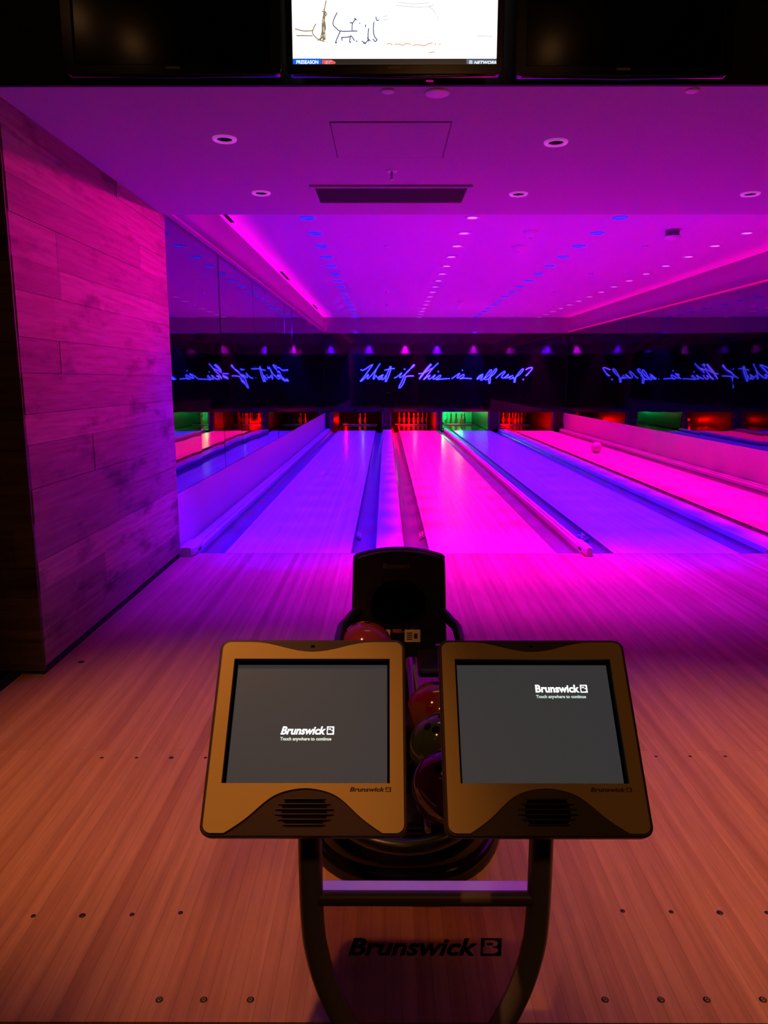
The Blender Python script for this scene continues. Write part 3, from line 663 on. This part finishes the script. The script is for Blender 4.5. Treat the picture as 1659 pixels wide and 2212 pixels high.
# ------------------------------------------------------------------ approach dots
def dot(px, py, r, ring, lab, grp):
    p = P(px, py, 2, 0.0)
    t = thing('approach_dot', lab, 'floor marker', (p.x, p.y, 0), group=grp)
    MB().lathe([(r, 0.0), (r, .0012), (.0005, .0013)], 18, cap=False).build('dot_face', M['dot'], t)
    if ring: MB().lathe([(r * .62, .0012), (r * .55, .0022), (r * .3, .0022), (r * .28, .0012)], 18, cap=False).build('inner_ring', M['dot_ring'], t)
for k, px in enumerate((220, 295, 370, 444)): dot(px, 1637, .0065 if k != 2 else .009, False, 'dark dot left of the consoles in the far row, %s from the left' % ORD[k], 'far row of floor dots')
for k, px in enumerate((1417, 1491, 1567)): dot(px, 1634, .006, False, 'dark dot right of the consoles in the far row, %s from the left' % ORD[k], 'far row of floor dots')
for k, px in enumerate((72, 178, 285, 390)): dot(px, (1979, 1978, 1976, 1972)[k], .0065 if k != 1 else .0085, False, 'dark dot left of the stand in the middle row, %s from the left' % ORD[k], 'middle row of floor dots')
for k, px in enumerate((1345, 1450, 1555, 1657)): dot(px, (1968, 1970, 1972, 1972)[k], .0065 if k != 2 else .0085, False, 'dark dot right of the stand in the middle row, %s from the left' % ORD[k], 'middle row of floor dots')
for k, px in enumerate((344, 440, 541)): dot(px, 2160, .0085, True, 'ringed dot left of the stand in the nearest row, %s from the left' % ORD[k], 'nearest row of ringed dots')
for k, px in enumerate((1307, 1428, 1527, 1648)): dot(px, 2160, .0085, True, 'ringed dot right of the stand in the nearest row, %s from the left' % ORD[k], 'nearest row of ringed dots')
dot(176, 1430, .016, False, 'lone dark dot on the floor beside the timber wall', 'floor dots')

# ------------------------------------------------------------------ bowling balls
def ball(loc, m, lab, r=.108, rz=0, grp=None, holes=True):
    t = thing('bowling_ball', lab, 'bowling ball', loc, (R(-35), 0, rz), group=grp)
    prof = [(max(.0008, r * math.sin(math.pi * k / 32)), -r * math.cos(math.pi * k / 32)) for k in range(33)]
    MB().lathe(prof, 48, cap=False).build('ball_shell', m, t)
    for dx, dy in ((-.016, 0), (.016, 0), (0, -.055)):
        if holes:
            zz = math.sqrt(r * r - dx * dx - dy * dy) + .0004
            nrm = Vector((dx, dy, zz)).normalized()
            o = MB().lathe([(.0125, -.001), (.0118, .0004), (.001, .0004)], 16, cap=False).build('finger_hole', M['matte_black'], t)
            o.location = nrm * r; o.rotation_euler = nrm.to_track_quat('Z', 'Y').to_euler()
    return t
b1 = ball((-.078, 2.83, .372), M['ball_maroon'], 'maroon ball beside the hood in the left of the rack', rz=R(-35))
sw = MB()
for st in ([(-.028, .0), (-.02, .018), (0, .024), (.018, .012), (.012, -.008), (-.008, -.012), (-.014, .002), (0, .012)], [(.012, .03), (.032, -.006)], [(-.034, -.01), (-.01, -.022), (.014, -.018)]):
    pts = []
    for u, v in smooth(st, 4):
        d_ = Vector((u - .03, v * 1.2 - .052, .095)).normalized() * .1088; pts.append(d_)
    sw.tube(pts, .0011, 5)
o = sw.build('swirl_print', mat('ball_print', (.5, .12, .08), .4), b1)
ball((.178, 2.392, .302), M['ball_red'], 'red and orange marbled ball, topmost in the gap between consoles', rz=R(40))
ball((.180, 2.174, .292), M['ball_green'], 'olive green ball between the red and plum balls', rz=R(140))
ball((.182, 1.956, .282), M['ball_plum'], 'dark plum ball nearest in the gap between consoles', rz=R(160))
p = P(1288, 978, 2, 0); ball((p.x, p.y, .108), M['ball_lane'], 'violet ball rolling on the right pink lane', rz=R(20))

# ------------------------------------------------------------------ ball return
BX = .055
br = thing('ball_return', 'black ball return with round mouthed hood and oval rack behind consoles', 'ball return', (BX, 2.42, 0))
def sell(a, b_, z, n_=2.6, cy=0, seg=48):
    out = []
    for k in range(seg):
        t_ = 2 * math.pi * k / seg; c_, s_ = math.cos(t_), math.sin(t_)
        out.append((a * math.copysign(abs(c_) ** (2 / n_), c_), cy + b_ * math.copysign(abs(s_) ** (2 / n_), s_), z))
    return out
MB().loft([sell(.335, .53, 0), sell(.335, .53, .030), sell(.325, .52, .042)]).build('base_skirt', M['gloss_black'], br)
MB().loft([sell(.31, .50, .042), sell(.312, .502, .055), sell(.295, .48, .095), sell(.25, .43, .13), sell(.17, .34, .15), sell(.10, .26, .158)]).build('base_shell', M['gloss_black'], br)
vt = MB().loft([sell(.062, .10, .08, 3, -.36), sell(.06, .095, .125, 3, -.35), sell(.05, .07, .155, 3, -.33)]).build('vent_box', M['dark_plastic'], br)
for k in range(5):
    z_ = .085 + .013 * k; MB().box((-.052, -.468 + k * .006, z_), (.052, -.40, z_ + .005)).build('vent_slat', M['gloss_black'], vt)
q = P(878, 1838, 1, 1.935)
bd = MB().box((-.006, -.001, -.006), (.006, .001, .006)).build('badge', M['paper'], br); bd.location = (q.x - BX, 1.945 - 2.42, q.z)
MB().loft([sell(.09, .17, .10, 4, .0), sell(.08, .15, .17, 4, .0), sell(.10, .20, .185, 4, .0)]).build('pedestal', M['dark_plastic'], br)
# rack rods and ring rail, sloping down towards the seats
def zr(y): return .165 + (y - (-.52)) * .085
for xs_ in (-.165, -.065, .065, .165):
    MB().tube([(xs_, -.50, zr(-.50)), (xs_, .60, zr(.60))], .009, 10).build('rack_rod', M['tube'], br)
rail = []
for k in range(61):
    a_ = math.pi * k / 60; rail.append((-.245 * math.cos(a_), -.36 - .26 * math.sin(a_), 0))
rail = [(-.17, .58, 0), (-.215, .50, 0), (-.24, .38, 0)] + rail + [(.24, .38, 0), (.215, .50, 0), (.17, .58, 0)]
MB().tube([(x, y, .20 + (y + .62) * .22 if y < .45 else .435 + (y - .45) * .35) for x, y, z in smooth(rail, 3)], .021, 12).build('bumper_rail', M['dark_plastic'], br)
for xs_ in (-.243, .243):
    MB().box((xs_ - .012, -.36, .19), (xs_ + .012, .50, .36)).build('side_panel', M['dark_plastic'], br, bevel=.01)
MB().loft([sell(.05, .42, .20, 4, .20), sell(.045, .41, .29, 4, .20), sell(.026, .39, .335, 4, .19)]).build('centre_ridge', M['gloss_black'], br)
MB().box((.07, .28, .30), (.225, .56, .335)).build('side_tray', M['dark_plastic'], br, bevel=.012)
# hood
hd = thing('x', '', 'x'); bpy.data.objects.remove(hd)
def outline(off=0.0):
    pts = []; wt, wb = .190 - off, .200 - off
    for k in range(21):
        u = -1 + 2 * k / 20; pts.append((wt * u * .93, .740 - off - .030 * u * u))
    pts.append((wt * .985, .700 - off)); pts.append((wt, .675)); pts.append((wb, .34)); pts.append((-wb, .34)); pts.append((-wt, .675)); pts.append((-wt * .985, .700 - off))
    return pts
hole = [(-.002 + .122 * math.cos(2 * math.pi * k / 48), .500 + (.118 if math.sin(2 * math.pi * k / 48) > 0 else .118) * math.sin(2 * math.pi * k / 48)) for k in range(48)]
MR = Matrix.Rotation(R(90), 4, 'X')
vs, fs = shape2d([outline(.006), hole], .06, .006)
hs = MB().add([(v[0], v[1], v[2] - .60) for v in vs], fs).build('hood_front', M['dark_plastic'], br, MR)
def hring(off, y, top):   # outline squeezed so the cover falls away behind the mouth
    return [(p[0], y, .34 + (p[1] - .34) * (top - .34) / .40) for p in outline(off)]
MB().loft([hring(.0, .588, .742), hring(-.004, .60, .744), hring(-.004, .63, .738), hring(.006, .80, .69), hring(.03, .95, .63), hring(.07, 1.02, .57)], False).build('hood_shell', M['gloss_black'], br)
MB().add(hring(.07, 1.02, .57), [tuple(range(len(outline())))]).build('hood_back', M['matte_black'], br)
tb_ = MB().add([(p[0] * .99 + 0, (p[1] - .5) * .99 + .5, -z_) for z_ in (.60, .76) for p in hole] + [(-.002, .5, -.77)], [(j, (j + 1) % 48, 48 + (j + 1) % 48, 48 + j) for j in range(48)] + [(48 + j, 48 + (j + 1) % 48, 96) for j in range(48)])
tb_.build('hood_throat', M['matte_black'], br, MR)
q0 = P(826, 1228, 1, 2.98); q1 = P(888, 1217, 1, 2.98)
vs, fs = text2d('Brunswick', q1.x - q0.x, q1.z - q0.z, .28, .02, q0.x - BX, q0.z, -.5605)
MB().add(vs, fs).build('hood_lettering', mat('hood_print', (.10, .06, .08), .5), br, MR)
MB().box((-.15, .50, .30), (.15, .585, .352)).build('hood_sill', M['dark_plastic'], br, bevel=.004)
def sticker(px0, py0, px1, py1, m, nm, lines=True):
    a_, b2 = P(px0, py1, 1, 2.915), P(px1, py0, 1, 2.915)
    o = MB().box((a_.x - BX, .4955, a_.z), (b2.x - BX, .4995, b2.z)).build(nm, m, br)
    if lines:
        w_ = (b2.x - a_.x); h_ = b2.z - a_.z; q_ = MB()
        for k in range(4): q_.box((a_.x - BX + w_ * .14, .495, a_.z + h_ * (.2 + .17 * k)), (a_.x - BX + w_ * .48, .4956, a_.z + h_ * (.28 + .17 * k)))
        q_.box((a_.x - BX + w_ * .6, .495, a_.z + h_ * .3), (a_.x - BX + w_ * .82, .4956, a_.z + h_ * .7)); q_.build('print_lines', M['ink'], o)
sticker(874, 1361, 908, 1387, M['paper'], 'warning_label'); sticker(826, 1361, 843, 1380, M['paper'], 'warning_label', False)
sticker(848, 1360, 867, 1366, M['red_print'], 'red_label', False)
MB().box((-.15, .4995, .31), (.15, .501, .375)).build('label_plate', M['dark_plastic'], br)

# ------------------------------------------------------------------ scoring consoles
TILT = R(49.6)
def monitor(x, lab, lx, ly, tx_w):
    t = thing('scoring_monitor', lab, 'touch screen', (x, 1.391, .736), (TILT, 0, 0), group='touch screen consoles')
    W_, H_ = .392, .388
    def outl(off=0):
        pts = []; hw_, hh_ = W_ / 2 - off, H_ / 2 - off; r = .018 - off * .5
        return rrect(W_ - 2 * off, H_ - 2 * off, r, 6)
    so = [(-.166, -.1005), (.166, -.1005), (.166, .1535), (-.166, .1535)]
    vs, fs = shape2d([outl(.002), so], .024, .003); MB().add([(v[0], v[1], v[2] - .012) for v in vs], fs).build('housing', M['brown_plastic'], t)
    rings = [[(p[0], p[1], z_) for p in rrect(W_ - 2 * o_, H_ - 2 * o_, .018, 5)] for o_, z_ in ((.004, -.022), (.006, -.040), (.03, -.065), (.07, -.08))]
    MB().loft(rings).build('back_shell', M['brown_plastic'], t)
    # tan faceplate with the wavy top and bottom edges
    e = .006
    ol = []
    rr = .015; hw_, hh_ = W_ / 2 - e, H_ / 2 - e
    def arc(cx, cy, a0, a1, n_=6): return [(cx + rr * math.cos(R(a0 + (a1 - a0) * k / n_)), cy + rr * math.sin(R(a0 + (a1 - a0) * k / n_))) for k in range(n_ + 1)]
    ol += arc(hw_ - rr, hh_ - rr, 0, 90)
    for k in range(17):
        u = 1 - 2 * k / 16; ol.append((.128 * u, hh_ - .0215 * (math.cos(u * math.pi) + 1) / 2 ** 1.0))
    ol += arc(-hw_ + rr, hh_ - rr, 90, 180); ol += arc(-hw_ + rr, -hh_ + rr, 180, 270)
    for p in smooth([(-.150, -hh_), (-.132, -.177), (-.108, -.1600), (-.070, -.1275), (-.040, -.1135), (0, -.1075), (.040, -.1135), (.070, -.1275), (.108, -.1600), (.132, -.177), (.150, -hh_)], 4): ol.append((p[0], max(p[1], -hh_)))
    ol += arc(hw_ - rr, -hh_ + rr, 270, 360)
    vs, fs = shape2d([ol, [(-.1645, -.0995), (.1645, -.0995), (.1645, .1525), (-.1645, .1525)]], .003, .0008)
    fp = MB().add([(v[0], v[1], v[2] + .004) for v in vs], fs).build('faceplate', M['tan'], t)
    # screen
    s_ = MB().box((-.1645, -.099, -.022), (.1645, .152, -.014)).build('screen_surround', M['matte_black'], t)
    sc_ = MB().box((-.1585, -.0965, -.016), (.1585, .1445, -.0125)).build('screen', M['screen'], t)
    sc_['label'] = 'dark grey glowing screen with white lettering'
    logo(.1085, .0165, lx, ly, .28 if lx < 0 else .0, -.0118).build('screen_logo', M['screen_text'], sc_)
    vs, fs = text2d('Touch anywhere to continue', .1035, .0088, 0, .035, lx, ly - .0138, -.0118); MB().add(vs, fs).build('screen_prompt', M['screen_text_small'], sc_)
    logo(.080, .0083, .086, -.1143, .25, .0066).build('printed_logo', M['ink'], fp)
    # speaker grille
    g_ = MB()
    vs, fs = shape2d([rrect(.086, .048, .018, 6, 0, -.150)], .001); g_.add([(v[0], v[1], v[2] + .0035) for v in vs], fs)
    go = g_.build('speaker_grille', M['matte_black'], t)
    for k in range(6):
        y_ = -.1275 - k * .0092; hw2 = (.040, .050, .056, .056, .050, .040)[k]
        MB().tube([(-hw2, y_, .0035), (-hw2 * .8, y_, .0055), (hw2 * .8, y_, .0055), (hw2, y_, .0035)], .0016, 6).build('grille_bar', M['brown_plastic'], go)
    MB().box((-.004, hh_ - .010, .0028), (.004, hh_ - .005, .0038)).build('microphone_hole', M['matte_black'], t)
    return t
monitor(-.156, 'left touch screen console, lettering in the middle of its screen', -.058, -.0016, 0)
monitor(.309, 'right touch screen console, lettering at upper right of its screen', .0035, .0854, 0)

# stand
SX, SY = .083, 1.40
st = thing('console_stand', 'dark curved tube stand with crossbar and smoked logo panel under consoles', 'stand', (SX, SY, -.12))
off = [(.558, .240), (.50, .241), (.37, .241), (.30, .239), (.25, .235), (.20, .226), (.15, .213), (.10, .195), (.05, .173), (0, .147), (-.04, .120), (-.08, .088), (-.115, .055)]
for s in (-1, 1):
    leg = MB().tube(smooth([(s * x, 0, z + .12) for z, x in off], 3), .0252, 20).build('leg', M['tube'], st)
    MB().box((s * .24 - .05, -.035, .676), (s * .24 + .05, .01, .690)).build('mount_plate', M['tube'], st)
MB().box((-.2225, .0, .470), (.2225, .034, .492)).build('crossbar', M['rail_grey'], st, bevel=.002)
MB().tube([(-.225, -.004, .478), (.225, -.004, .478)], .0155, 16).build('crossbar_tube', M['rail_dark'], st)
ins = [(x - .020, z + .12) for z, x in off if z <= .37]
ins = [(ins[0][0], .485)] + ins[1:]
ol = [(x, z) for x, z in ins] + [(-x, z) for x, z in reversed(ins)]
vs, fs = shape2d([ol], .005)
pn = MB().add([(v[0], v[1], v[2]) for v in vs], fs).build('smoked_panel', M['acrylic'], st, MR)
a_, b2 = P(752, 2065, 1, SY - .004), P(1084, 2027, 1, SY - .004)
lg = logo(b2.x - a_.x, b2.z - a_.z, a_.x - SX, a_.z + .12, .28, .0035); lg.build('panel_logo', M['matte_black'], pn, MR)
MB().loft([sell(.20, .15, 0.0), sell(.20, .15, .012), sell(.185, .135, .018)]).build('base_plate', M['tube'], st)
